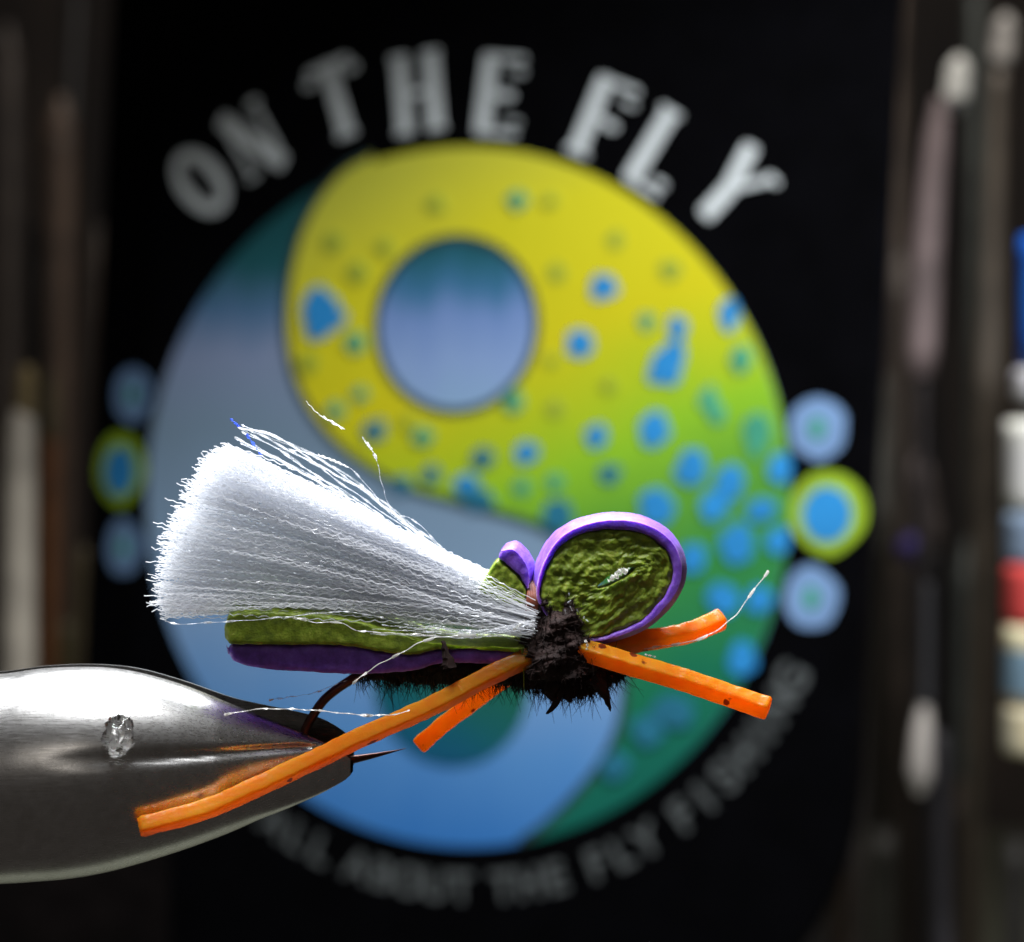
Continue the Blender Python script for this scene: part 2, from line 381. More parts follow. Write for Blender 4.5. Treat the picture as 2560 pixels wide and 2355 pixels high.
# spots on the fish (photo position, radii in px, tone)
spots = [(1543, 601, 20, 20, 'o'), (1395, 681, 20, 22, 'o'), (1680, 675, 24, 24, 'o'), (1511, 721, 33, 33, 'b'), (1451, 858, 32, 34, 'b'), (1620, 805, 20, 22, 't'),
 (1697, 822, 24, 32, 'b'), (1662, 922, 44, 42, 'b'), (1686, 885, 30, 34, 'b'), (1824, 788, 28, 40, 'b'), (1638, 1073, 38, 40, 'b'), (1493, 1090, 28, 28, 'b'), (1391, 1023, 18, 20, 'o'),
 (1772, 995, 24, 30, 't'), (1795, 1035, 22, 26, 't'), (1895, 1083, 32, 54, 't'), (1733, 1168, 39, 47, 'b'), (1529, 1185, 25, 25, 'm'), (1321, 1129, 29, 26, 'b'), (1391, 1206, 19, 20, 't'),
 (1307, 1217, 20, 20, 't'), (1828, 1205, 35, 42, 'b'), (1788, 1262, 37, 38, 'b'), (1645, 1263, 38, 48, 'b'), (1395, 1292, 38, 38, 'm'), (1905, 1273, 34, 30, 'b'), (1845, 1360, 40, 52, 'b'),
 (1948, 1351, 30, 34, 'b'), (1736, 1393, 32, 40, 'b'), (1956, 1168, 26, 40, 'b'), (1814, 1498, 42, 38, 'b'), (1902, 1498, 34, 36, 'b'), (1859, 1646, 36, 42, 'b'), (1856, 900, 24, 34, 't'),
 (1931, 915, 18, 56, 'm'), (1525, 964, 15, 16, 'o'), (1384, 900, 14, 14, 'o'), (806, 772, 44, 50, 'b'), (826, 800, 42, 28, 'b'), (800, 815, 34, 34, 'b'), (1299, 502, 22, 22, 't'), (1380, 503, 15, 15, 'o'),
 (1094, 512, 20, 18, 'o'), (840, 606, 22, 22, 'o'), (899, 681, 21, 22, 'o'), (968, 618, 17, 18, 'o'), (893, 857, 24, 25, 't'), (777, 906, 20, 24, 'o'), (907, 985, 17, 17, 't'), (842, 1024, 20, 20, 't'),
 (940, 1075, 28, 28, 'm'), (1025, 1056, 16, 18, 'o'), (1062, 1092, 26, 22, 't'), (1290, 1005, 22, 26, 't'), (1211, 1144, 26, 25, 'm'), (1084, 1184, 22, 22, 'm'), (1007, 1209, 24, 20, 'm'),
 (1172, 1213, 30, 30, 'b'), (1200, 1245, 38, 26, 'm'), (1689, 1781, 56, 42, 'm'), (1626, 1828, 38, 36, 'm'), (1539, 1913, 34, 32, 'm'), (1650, 547, 16, 14, 'm'), (1770, 660, 16, 26, 't'), (1760, 1840, 40, 30, 'm')]
tone = {'b': M['blue'], 't': M['teal'], 'o': M['olive'], 'm': M['midgreen']}
for i, (x, y, rx, ry, t) in enumerate(spots):
    c = L(x, y); e = L(x+rx, y)-c; f = L(x, y+ry)-c
    if c.length > RD-0.02: continue
    s = plate('spot', circ(c.x, c.y, e.length, f.length, 20, wob=0.35, seed=i*1.7), 0.024, 0.040+0.0004*i, tone[t])
# side dots
for sgn in (1, -1):
    for ang, rr, kind in ((13, 0.31, 'p'), (0.8, 0.41, 'l'), (-11.2, 0.31, 'p')):
        a = R(ang) if sgn > 0 else R(180-ang)
        d = RD*(1.103 if kind == 'l' else 1.092)*(1.0 if sgn > 0 else 1.015)
        cx, cy = d*math.cos(a), d*math.sin(a)
        o = plate('dot', circ(cx, cy, rr*0.93, rr, 32, wob=0.1, seed=ang), 0.0, 0.012, M['lime'] if kind == 'l' else M['periwinkle'])
        oc = plate('dot_center', circ(cx, cy, rr*(0.6 if kind == 'l' else 0.24), rr*(0.66 if kind == 'l' else 0.34), 24), 0.012, 0.022, M['blue'] if kind == 'l' else M['teal'], o)
        if sgn < 0:
            for ob in (o, oc):
                for v in ob.data.vertices: v.co = bendpt(*v.co)
# lettering: heavy stencil-like slab letters built of round-ended strokes; unit box 1 high
def capsule(a, b, wd):
    a, b = Vector(a), Vector(b); d = (b-a)
    d = d.normalized() if d.length > 1e-6 else Vector((0, 1)); nn = Vector((-d.y, d.x)); out = []; r = wd/2; q = min(r, 0.045)
    for (p, s) in ((b, 1), (a, -1)):
        c1 = p+nn*(r*s); c2 = p-nn*(r*s); e = d*s
        out += [c1-e*q, c1-nn*(q*0.3*s)-e*q*0.3, c1-nn*(q*s), c2+nn*(q*s), c2+nn*(q*0.3*s)-e*q*0.3, c2-e*q]
    return out
G = {
 'O': [],
 'N': [((-.27, .5), (.24, -.5), .23), ((-.26, -.34), (-.26, .30), .07), ((.27, -.3), (.27, .34), .07), ((-.26, -.43), (-.26, -.36), .22), ((.27, .36), (.27, .45), .20)],
 'T': [((0, -.5), (0, .5), .215), ((-.34, .44), (.34, .44), .10), ((-.33, .36), (-.33, .26), .19), ((.33, .36), (.33, .26), .19), ((-.15, -.47), (.15, -.47), .07)],
 'H': [((-.23, -.5), (-.23, .5), .215), ((.23, -.5), (.23, .5), .215), ((-.12, 0), (.12, 0), .08), ((-.37, .47), (-.1, .47), .06), ((.37, .47), (.1, .47), .06), ((-.37, -.47), (-.1, -.47), .06), ((.37, -.47), (.1, -.47), .06)],
 'E': [((-.18, -.5), (-.18, .5), .215), ((-.1, .46), (.33, .46), .07), ((-.1, -.46), (.33, -.46), .07), ((.25, .33), (.25, .26), .205), ((.25, -.34), (.25, -.28), .205), ((.12, .06), (.12, -.06), .19), ((-.1, 0), (.1, 0), .06)],
 'F': [((-.18, -.5), (-.18, .5), .215), ((-.1, .46), (.33, .46), .07), ((.26, .33), (.26, .26), .205), ((.13, .02), (.13, -.08), .20), ((-.1, 0), (.1, 0), .06), ((-.34, -.47), (0, -.47), .06)],
 'L': [((-.14, -.5), (-.14, .5), .215), ((-.3, .47), (.02, .47), .06), ((-.1, -.46), (.32, -.46), .07), ((.24, -.36), (.24, -.28), .205)],
 'Y': [((-.05, -.5), (-.05, -.02), .215), ((-.05, -.05), (-.22, .5), .205), ((-.02, -.02), (.28, .38), .09), ((.30, .42), (.30, .34), .205)],
}
def letter_obj(ch, cx, cy, ang, h, mat, wscale=1.0):
    V, F = [], []
    def addpoly(poly, z):
        b = len(V); n = len(poly)
        for p in poly: V.append((p[0], p[1], z))
        for p in poly: V.append((p[0], p[1], 0))
        F.append(tuple(range(b, b+n)))
        for i in range(n): F.append((b+i, b+n+i, b+n+(i+1) % n, b+(i+1) % n))
    if ch == 'O':
        n = 32; b = 0
        for i in range(n):
            a = 2*math.pi*i/n
            V.append((.36*math.cos(a), .5*math.sin(a), .012)); V.append((.16*math.cos(a), .36*math.sin(a), .012))
        for i in range(n):
            j = (i+1) % n; F.append((2*i, 2*j, 2*j+1, 2*i+1))
    else:
        for k, (a, bb, wd) in enumerate(G[ch]): addpoly(capsule(a, bb, wd), 0.012+0.003*k)
    m = bpy.data.meshes.new('letter'); m.from_pydata([(v[0]*h*wscale, v[1]*h, v[2]) for v in V], [], F); m.update(); m.materials.append(mat)
    for p in m.polygons: pass
    o = bpy.data.objects.new('letter', m); C.objects.link(o); o.parent = board
    o.location = (cx, cy, 0.001); o.rotation_euler = (0, 0, ang); o['label'] = 'letter %s of the arched heading' % ch; return o
for ch, px, py, da in (('O', 503, 455, 2), ('N', 633, 352, 0), ('T', 843, 248, 0), ('H', 1045, 232, 0), ('E', 1247, 238, 0), ('F', 1508, 300, 0), ('L', 1648, 378, 0), ('Y', 1838, 470, 0)):
    c = L(px, py); a = math.atan2(c.y, c.x)-math.pi/2
    letter_obj(ch, c.x, c.y, a+R(da), 0.84, M['letter'], 0.92)
# small lettering along the lower edge, built from the plain built-in face
def glyph(ch, size):
    cu = bpy.data.curves.new('glyph', 'FONT'); cu.body = ch; cu.size = size; cu.align_x = 'CENTER'; cu.extrude = 0.006; cu.offset = 0.012
    t = bpy.data.objects.new('glyph', cu); C.objects.link(t)
    dg = bpy.context.evaluated_depsgraph_get(); m = bpy.data.meshes.new_from_object(t.evaluated_get(dg))
    bpy.data.objects.remove(t); bpy.data.curves.remove(cu); m.name = 'small_letter'; return m
line = "IT'S ALL ABOUT THE FLY FISHING"
b0, b1 = -137.0, -23.0
for i, ch in enumerate(line):
    if ch == ' ': continue
    a = R(b0+(b1-b0)*(i-0.45*line[:i].count(' '))/(len(line)-1-0.45*5)); r = RD*1.155
    me = glyph(ch, 0.43); me.materials.clear(); me.materials.append(M['small_letter'])
    o = bpy.data.objects.new('small_letter', me); C.objects.link(o); o.parent = board
    o.location = (r*math.cos(a), r*math.sin(a), 0.008); o.rotation_euler = (0, 0, a+math.pi/2)

# ------------------------------------------------------------------ blurred things behind the board
def lathe(name, path_px, prof, depth, mat, parent, k=20):
    """round rod: list of (px, py, radius px)"""
    pts = [P(x, y, depth) for x, y, r in prof]; kk = (D+depth)/D/500
    path = catmull(pts, 40) if len(pts) > 2 else [pts[0].lerp(pts[-1], i/39) for i in range(40)]
    tot = [0]
    for i in range(len(pts)-1): tot.append(tot[-1]+(pts[i+1]-pts[i]).length)
    def rad(t):
        s = t*tot[-1]
        for i in range(len(pts)-1):
            if s <= tot[i+1]+1e-9:
                f = (s-tot[i])/max(tot[i+1]-tot[i], 1e-6); f = f*f*(3-2*f)
                return (prof[i][2]*(1-f)+prof[i+1][2]*f)*kk
        return prof[-1][2]*kk
    V, F = tube_geo(path, rad, k); return mesh(name, V, F, mat, parent)
def cm(rgb, k=1.0, rough=0.6):
    c = lin(rgb); return plain('paint_%d_%d_%d' % rgb, tuple(v*k for v in c[:3]), rough, 0, 0.35, 1.7)
def rod(name, label, cat, depth, parts, group=None, k=0.8):
    """parts: (part name, profile, colour); stands in the dark tool rack behind the board"""
    base = P(parts[-1][1][-1][0], parts[-1][1][-1][1], depth)
    o = empty(name, base); o['world_children'] = 1
    for pn, prof, col in parts: lathe(pn, None, prof, depth, cm(col, k), o)
    del o['world_children']
    tag(o, label, cat, group); return o
TG = 'slim tools and brushes standing blurred behind the board'
rod('hobby_brush', 'pale round handle with brass coloured tip, left edge above the vise', 'brush', 15, [('ferrule', [(68, 915, 16), (66, 950, 25), (62, 1040, 26)], (105, 88, 48)), ('handle', [(60, 1028, 24), (52, 1080, 38), (48, 1300, 42), (44, 2020, 46)], (170, 162, 148))], TG)
rod('hobby_brush', 'orange brown handle directly right of the pale round handle', 'brush', 17, [('ferrule', [(128, 935, 14), (126, 1100, 28)], (76, 66, 40)), ('handle', [(125, 1090, 28), (118, 1400, 30), (112, 2020, 26)], (122, 78, 44))], TG)
rod('bodkin', 'short tan handle between the orange brown handle and the board', 'tool', 16, [('handle', [(212, 1365, 14), (214, 1410, 30), (212, 1600, 32), (205, 2020, 30)], (100, 88, 62))], TG)
rod('bodkin', 'low olive handle just above the vise jaw at left', 'tool', 19, [('handle', [(160, 1560, 14), (158, 1600, 34), (150, 2020, 36)], (78, 72, 46))], TG)
rod('feather_stem', 'long dim grey shaft leaning at the upper left', 'tool', 24, [('needle', [(200, -160, 14), (168, 350, 20), (120, 620, 26)], (44, 42, 41)), ('handle', [(120, 600, 26), (100, 760, 30), (70, 2800, 26)], (62, 58, 56))], TG)
bpy.data.objects['feather_stem'].name = 'long_bodkin'
rod('dubbing_tool', 'dim grey shaft nearest the board, right of the letter Y', 'tool', 19, [('ball_tip', [(2196, 445, 10), (2196, 470, 26), (2194, 500, 10)], (88, 88, 84)), ('handle', [(2165, 440, 14), (2152, 520, 26), (2135, 900, 26), (2150, 2800, 24)], (62, 57, 56))], TG)
rod('bobbin', 'pinkish grey barrel with bright bead above it, upper right', 'tool', 17, [('bead', [(2398, 140, 10), (2396, 175, 31), (2390, 240, 33), (2388, 285, 10)], (205, 205, 198)), ('barrel', [(2352, 250, 20), (2335, 400, 33), (2318, 600, 38), (2306, 860, 40), (2306, 945, 24)], (118, 104, 104)), ('shaft', [(2306, 940, 14), (2300, 2800, 14)], (44, 38, 40))], TG)
rod('whip_finisher', 'brownish shaft with white bead on top, beside the coloured bottle', 'tool', 18, [('bead', [(2514, 36, 10), (2512, 70, 28), (2506, 140, 30), (2502, 185, 10)], (160, 156, 150)), ('shaft', [(2498, 180, 20), (2482, 600, 30), (2470, 1000, 36), (2455, 1500, 34), (2440, 1960, 26), (2436, 2800, 20)], (84, 76, 66))], TG)
rod('dubbing_brush', 'soft grey lower barrel just right of the blue ringed dots', 'tool', 22, [('barrel', [(2190, 920, 18), (2188, 1000, 40), (2195, 1250, 34), (2195, 1380, 20)], (78, 78, 72)), ('shaft', [(2195, 1370, 12), (2190, 2800, 12)], (30, 32, 26))], TG)
rod('hackle_pliers', 'small grey tool with violet bead, right of the lime ringed dot', 'tool', 20, [('bead', [(2276, 1335, 10), (2276, 1370, 34), (2276, 1408, 10)], (74, 58, 150)), ('grip', [(2300, 1130, 14), (2302, 1200, 34), (2325, 1320, 30), (2340, 1380, 16)], (104, 94, 92)), ('shaft', [(2330, 1375, 14), (2322, 2800, 14)], (34, 34, 38))], TG)
rod('bobbin_threader', 'thin dark shaft ending in a bright pear shaped tip, lower right', 'tool', 16, [('shaft', [(2318, 1460, 16), (2314, 1760, 18)], (48, 48, 52)), ('tip', [(2312, 1750, 14), (2304, 1850, 28), (2300, 1930, 33), (2298, 1985, 12)], (190, 184, 178)), ('stand', [(2345, 1840, 20), (2356, 1940, 30), (2362, 2800, 26)], (52, 50, 56))], TG)
for i, (x, y, wd, col, dp, lab) in enumerate([(2210, 2140, 34, (62, 62, 58), 20, 'dim grey handle low at the bottom right, below the pear shaped tip'), (2330, 2200, 40, (58, 38, 40), 22, 'dim reddish handle at the bottom right corner area'),
        (2425, 2150, 34, (48, 38, 62), 24, 'dim violet handle at the bottom right beside the reddish one'), (1990, 1830, 34, (42, 46, 30), 24, 'dim olive handle right of the bottom lettering'), (2540, 2160, 30, (58, 56, 54), 21, 'dim grey handle in the bottom right corner')]):
    rod('short_tool', lab, 'tool', dp, [('handle', [(x, y-40, 10), (x, y, wd), (x-8, 2900, wd)], col)], TG)

x0, x1 = P(-1200, 1990, 13.5).x, P(400, 1990, 13.5).x; z1 = P(0, 1985, 15).z; z0 = -9.0
V = []
for (x, y, z) in [(a, b, c) for c in (z0, z1-0.08, z1) for (a, b) in ((x0, 13.9), (x1, 13.9), (x1, 24), (x0, 24))]:
    e = 0.08 if z == z1 else 0
    V.append((x+(e if x == x0 else -e), y+(e if y < 20 else -e), z))
F = [(0, 3, 2, 1), (8, 9, 10, 11)]+[(k*4+i, k*4+(i+1) % 4, (k+1)*4+(i+1) % 4, (k+1)*4+i) for k in (0, 1) for i in range(4)]
tag(mesh('tool_block', V, F, plain('dark_stained_wood', (0.004, 0.003, 0.003), 0.95, 0, 0.4, 3, **{'Specular IOR Level': 0.05}), smooth=False), 'dark wooden block holding the left handles, hidden behind the vise', 'tool rack')
rodlab = ['dim rod rising along the very left edge above the pale handle', 'dim rod at upper left whose tip stands left of the letter O', 'dim rod behind the left edge of the board beside the ringed dots',
 'low dim rod just under the vise, close to the board', 'low dim rod under the vise nearest the left edge', 'low dim rod under the vise, left of the small lettering', 'low dim rod at the bottom, right of the small lettering',
 'dim rod below the lower right curve of the board', 'dim rod rising under the lower ringed dot at right', 'tall dim rod in the upper right, nearest the board', 'tall dim rod running off the top left of the pinkish grey barrel',
 'dim rod with its tip left of the pinkish grey barrel', 'dim rod starting just below the lime ringed dot', 'dim rod left of the bright pear shaped tip', 'dim rod beside the lower half of the brownish shaft',
 'tall dim rod left of the brownish shaft, running off the top', 'short dim rod at the bottom between board and grey handle', 'dim rod right of the bright pear shaped tip']
rq = random.Random(21)
for i, (x, top) in enumerate([(20, 60), (150, 240), (250, 560), (225, 2080), (100, 2150), (330, 2180), (1760, 2240), (1900, 2060), (2085, 1950), (2120, 60), (2235, -100), (2250, 620), (2120, 1420), (2260, 1700), (2420, 1350), (2440, -100), (2050, 2200), (2400, 1950)]):
    c = rq.choice([(70, 60, 52), (58, 50, 44), (66, 64, 66), (78, 62, 50), (50, 54, 50), (64, 48, 56)]); wd = rq.uniform(20, 40)
    rod('dark_rod', rodlab[i], 'rod', rq.uniform(19, 27), [('tip', [(x+rq.uniform(-6, 6), top, wd*.4), (x, top+80, wd*.9)], tuple(min(255, v+18) for v in c)), ('shaft', [(x, top+70, wd), (x+rq.uniform(-25, 5), 2950, wd)], c)], 'dim rods in the rack behind the board', k=0.9)

# coloured bottle at the right edge
bc = P(2700, 1200, 14); bot = empty('product_bottle', (bc.x, bc.y, P(2700, 2000, 14).z)); bot['world_children'] = 1
kk = (D+14)/D/500
def cyl(name, z0p, z1p, rp, mat, taper=1.0, seg=48):
    V, F = [], []; rings = 6
    for i in range(rings+1):
        py = z0p+(z1p-z0p)*i/rings; r = rp*kk*(1+(taper-1)*i/rings); z = P(2700, py, 14).z
        e = 0.985 if i in (0, rings) else 1
        for j in range(seg):
            a = 2*math.pi*j/seg; V.append((bc.x+r*e*math.cos(a), bc.y+r*e*math.sin(a), z))
    for i in range(rings):
        for j in range(seg): F.append((i*seg+j, (i+1)*seg+j, (i+1)*seg+(j+1) % seg, i*seg+(j+1) % seg))
    F.append(tuple(range(seg))); F.append(tuple(rings*seg+j for j in range(seg))[::-1])
    return mesh(name, V, F, mat, bot)
cyl('cap', 590, 900, 150, cm((24, 84, 190), 2.2, 0.35)); cyl('neck', 902, 1010, 130, cm((60, 66, 90), 1.0))
cyl('collar', 925, 995, 165, cm((215, 215, 235), 2.4, 0.3))
cyl('label_band', 1050, 1280, 186, cm((214, 216, 202), 2.2)); cyl('label_band', 1282, 1408, 187, cm((120, 138, 160), 2.0))
cyl('label_band', 1410, 1560, 188, cm((182, 56, 54), 2.2)); cyl('label_band', 1562, 1760, 190, cm((190, 160, 132), 2.0)); cyl('label_band', 1762, 1880, 191, cm((206, 190, 146), 2.2))
V, F = [], []
for i in range(9):
    a = math.pi+R(-40)+R(80)*i/8*0.8
    for py in (1620, 1730): V.append((bc.x+194*kk*math.cos(a+R(38)), bc.y+194*kk*math.sin(a+R(38)), P(2700, py, 14).z))
for i in range(8): F.append((2*i, 2*i+1, 2*i+3, 2*i+2))
mesh('label_patch', V, F, cm((96, 120, 136), 2.0), bot)
del bot['world_children']
tag(bot, 'blurred bottle with blue cap and white, red and cream label bands at right edge', 'bottle')

# ------------------------------------------------------------------ vise
vise = empty('vise_jaws', P(-200, 1950, 0)); vise['world_children'] = 1
tag(vise, 'polished steel vise jaws tapering in from the left and gripping the hook', 'vise')
front_prof = [(-420, 1712, 2206), (-200, 1694, 2210), (0, 1684, 2205), (100, 1671, 2199), (190, 1666, 2191), (274, 1668, 2176), (356, 1681, 2154), (465, 1712, 2120), (575, 1756, 2080), (657, 1790, 2044), (712, 1812, 2023), (788, 1844, 1990), (835, 1868, 1966), (868, 1888, 1946), (884, 1903, 1928)]
back_prof = [(-420, 1708, 2200), (-200, 1690, 2204), (0, 1680, 2199), (100, 1667, 2193), (190, 1662, 2185), (274, 1664, 2170), (356, 1675, 2148), (465, 1706, 2114), (575, 1744, 2074), (657, 1763, 2038), (712, 1774, 2015), (788, 1792, 1984), (835, 1814, 1958), (868, 1838, 1936), (884, 1858, 1918)]
def jaw(prof, side):
    pts_t = catmull([(p[0], 0, p[1]) for p in prof], 110); pts_b = catmull([(p[0], 0, p[2]) for p in prof], 110)
    V, F = [], []; k = 64
    for i in range(110):
        x = pts_t[i].x; t, b = pts_t[i].z, pts_b[i].z; zc = (t+b)/2; hz = (b-t)/2/500
        ry = hz*0.94
        if x > 560: ry = hz*0.94*(1-0.45*min(1, (x-560)/320))
        if i == 109: hz *= 0.8
        x3 = (x-1280)/500; z3 = (1177.5-zc)/500
        for j in range(k+1):
            a = math.pi*j/k              # 0 = top, pi = bottom
            nz = math.cos(a); ny = math.sin(a)
            f = 1.0
            # shallow crease where the ground flat meets the round
            cz = (zc-(1878-0.02*x))/500/hz
            g = math.exp(-((nz-cz)/0.07)**2)*min(1, max(0, (x-150)/300)) if hz > 0 else 0
            yy = 0.03+max(0, (ry-0.03))*ny-g*0.030*(1 if ry > 0.1 else 0.3)
            V.append(Vector((x3, side*max(yy, 0.028), z3+hz*nz)))
    m = k+1
    for i in range(109):
        for j in range(k):
            q = (i*m+j, i*m+j+1, (i+1)*m+j+1, (i+1)*m+j); F.append(q if side < 0 else q[::-1])
        F.append((i*m, (i+1)*m, (i+1)*m+k, i*m+k))
    F.append(tuple(109*m+j for j in range(m))); F.append(tuple(range(m)))
    # perspective: points nearer the camera are drawn larger, so shrink towards the axis to keep the outline
    for v in V:
        pass
    return mesh('jaw', V, F, M['steel'], vise)
jaw(front_prof, -1); jb = jaw(back_prof, 1)
# dried glue drop on the front jaw
V, F = [], []; gc = P(332, 1815, 0); nA, nB = 48, 28
for i in range(nB+1):
    ph = math.pi*i/nB
    for j in range(nA):
        th = 2*math.pi*j/nA; d = Vector((math.sin(ph)*math.cos(th), -math.sin(ph)*math.sin(th), math.cos(ph)))
        s = 1+0.45*noise.noise(d*2.1+Vector((3, 1, 2)))+0.10*noise.noise(d*5)
        V.append(Vector((gc.x, -0.43, gc.z))+Vector((d.x*0.07, d.y*0.07, d.z*0.095))*s)
for i in range(nB):
    for j in range(nA): F.append((i*nA+j, i*nA+(j+1) % nA, (i+1)*nA+(j+1) % nA, (i+1)*nA+j))
mesh('glue_drop', V, F, M['glue'], vise)
del vise['world_children']

# ------------------------------------------------------------------ the fly
fly = empty('fishing_fly', P(1390, 1640, 0)); fly['world_children'] = 1
tag(fly, 'tied dry fly with purple and green foam, white wing and orange rubber legs', 'fishing fly')
def X(pts, y=0.0): return [P(a, b, y) for a, b in pts]
def X2(pts): return [((a-1280)/500, 0, (1177.5-b)/500) for a, b in pts]
# hook
hp = [(1450, 1640), (1300, 1655), (1150, 1662), (1050, 1662), (980, 1668), (909, 1684), (864, 1708), (815, 1745), (785, 1785), (762, 1830), (765, 1875), (795, 1905), (840, 1908), (876, 1900), (930, 1890), (985, 1878), (1015, 1871)]
path = catmull(X(hp), 120)
V, F = tube_geo(path, lambda t: 0.023 if t < 0.84 else 0.027*max(0.03, (1-t)/0.16), 12); mesh('hook', V, F, M['hook'], fly)

# tail foam, two layers
ft_top = [(574, 1528), (583, 1508), (600, 1497), (649, 1493), (748, 1495), (848, 1505), (947, 1531), (1022, 1553), (1087, 1572), (1200, 1588), (1310, 1596)]
ft_mid = [(576, 1596), (584, 1596), (610, 1596), (698, 1597), (798, 1597), (880, 1600), (947, 1612), (1030, 1622), (1090, 1610), (1200, 1606), (1310, 1606)]
ft_bot = [(582, 1628), (590, 1638), (610, 1646), (660, 1658), (760, 1666), (898, 1672), (990, 1668), (1047, 1662), (1112, 1645), (1200, 1646), (1310, 1650)]
slab('foam_tail', X2(ft_top), X2(ft_mid), 90, -0.26, 0.26, 0.02, M['green'], fly, bulge=0.05, tilt=0.05, bump=0.005)['label'] = 'olive green upper foam layer of the tail'
slab('foam_tail', X2([(a, b+1.5) for a, b in ft_mid]), X2(ft_bot), 90, -0.215, 0.255, 0.03, M['purple'], fly, tilt=0.05, bump=0.004)['label'] = 'purple lower foam layer of the tail'

# head loop
ho = [(1326, 1450), (1344, 1392), (1376, 1340), (1421, 1306), (1479, 1286), (1538, 1280), (1598, 1287), (1658, 1314), (1697, 1356), (1715, 1407), (1711, 1456), (1688, 1502), (1657, 1538), (1613, 1573), (1565, 1594), (1508, 1609), (1450, 1612), (1395, 1590), (1350, 1540), (1326, 1495)]
hov = catmull(X2(ho), 140, True); cen = Vector(((1510-1280)/500, 0, (1455-1177.5)/-500))
def inset(loop, d):
    out = []; n = len(loop)
    for i, p in enumerate(loop):
        t = (loop[(i+2) % n]-loop[i-2]).normalized(); nn = Vector((-t.z, 0, t.x))
        if nn.dot(cen-p) < 0: nn = -nn
        dd = (p-cen).normalized(); f = 0.5+0.5*(dd.x*0.62+dd.z*0.78)      # purple layer is squeezed thin at the lower left
        out.append(p+nn*(d*(0.50+0.52*f)+0.006*noise.noise(p*16)))
    return out
hin = inset(hov, 0.088)
slab('foam_head', hov, hin, 140, -0.275, 0.25, 0.018, M['purple'], fly, closed=True, tilt=-0.03, bulge=0.05, bump=0.002, bscale=45, nu=4)['label'] = 'purple outer foam layer of the rounded head'
slit = []
for i in range(140):
    # slit loop follows the same angular order as the head outline
    p = hin[i]; d = p-cen; a = math.atan2(d.z, d.x)
    k = Vector((math.cos(a), 0, math.sin(a)))
    ax = Vector((math.cos(R(28)), 0, math.sin(R(28)))); ay = Vector((-ax.z, 0, ax.x))
    sc0 = Vector(((1535-1280)/500, 0, -(1442-1177.5)/500))
    slit.append(sc0+ax*(0.105*k.dot(ax))+ay*(0.020*k.dot(ay)))
def ringrel(u, t):
    x, z = math.cos(t*6.28), math.sin(t*6.28)
    am = 0.5+1.1*max(0, noise.noise(Vector((x*1.3, z*1.3, 4+u*2))))
    q = Vector((x*(.25+.75*u), z*(.25+.75*u), 0.3))
    return 0.0042*am*math.sin(u*24+6*noise.noise(q*2.5))+0.020*noise.noise(q*1.8)+0.008*noise.noise(q*6)+0.005*noise.noise(q*15)+0.004*noise.noise(q*32)
slab('foam_head', inset(hov, 0.090), slit, 220, -0.262, 0.24, 0.02, M['green'], fly, closed=True, tilt=-0.03, bump=0.005, bscale=22, nu=40, nv=4, relief=ringrel)['label'] = 'green inner foam layer filling the rounded head'
# folded foam end behind the head
fa = [(1340, 1450), (1336, 1415), (1322, 1378), (1296, 1358), (1276, 1352), (1262, 1360)]
pa = [(1262, 1358), (1290, 1352), (1314, 1368), (1332, 1395), (1338, 1425), (1332, 1462)]
pb = [(1244, 1392), (1258, 1400), (1278, 1418), (1296, 1434), (1306, 1450), (1318, 1472)]
pc = [(1197, 1466), (1206, 1482), (1222, 1492), (1250, 1502), (1280, 1510), (1312, 1516)]
slab('foam_end', X2(pa), X2(pb), 50, -0.24, 0.24, 0.018, M['purple'], fly, bulge=0.05, tilt=-0.02, bump=0.003)['label'] = 'purple layer of the cut foam end behind the head'
slab('foam_end', X2([(a-1, b+2) for a, b in pb]), X2(pc), 50, -0.235, 0.235, 0.025, M['green'], fly, tilt=-0.02, bump=0.006, nu=14)['label'] = 'green layer of the cut foam end behind the head'

# dubbed body and thorax
def lump(name, path_px, radii, mat, ys=1.0, amp=0.02, sc=14, n=70, k=36, y=0.0):
    path = catmull(X(path_px, y), n)
    rr = catmull([(r/500, 0, 0) for r in radii], n)
    # radius samples follow the control points evenly
    V, F = [], []; fr = frames(path)
    for i, p in enumerate(path):
        t, nn, b = fr[i]; e = 1.0
        if i in (0, n-1): e = 0.15
        elif i in (1, n-2): e = 0.6
        u = i/(n-1)*(len(radii)-1); a0 = int(min(u, len(radii)-2)); r = (radii[a0]*(1-(u-a0))+radii[a0+1]*(u-a0))/500*e
        for j in range(k):
            a = 2*math.pi*j/k; d = nn*math.cos(a)+b*math.sin(a); d.y *= ys
            q = p+d*r; V.append(q+d*(noise.noise(q*sc)*amp+noise.noise(q*sc*2.7)*amp*0.6))
    for i in range(n-1):
        for j in range(k): F.append((i*k+j, i*k+(j+1) % k, (i+1)*k+(j+1) % k, (i+1)*k+j))
    F.append(tuple(range(k))[::-1]); F.append(tuple((n-1)*k+j for j in range(k)))
    return mesh(name, V, F, mat, fly), V
_, VB = lump('body', [(880, 1672), (980, 1680), (1090, 1678), (1200, 1672), (1300, 1668)], [14, 24, 34, 38, 44], M['dubg'], amp=0.02, y=0.02)
_, VT = lump('thorax', [(1385, 1472), (1384, 1520), (1392, 1580), (1400, 1635), (1408, 1690)], [38, 62, 80, 94, 80], M['dub'], ys=1.7, amp=0.05, sc=13, y=-0.09)
_, VU = lump('thorax_underside', [(1270, 1672), (1340, 1682), (1410, 1692), (1480, 1684), (1560, 1668)], [26, 40, 48, 44, 18], M['dub'], ys=1.6, amp=0.03, sc=16)
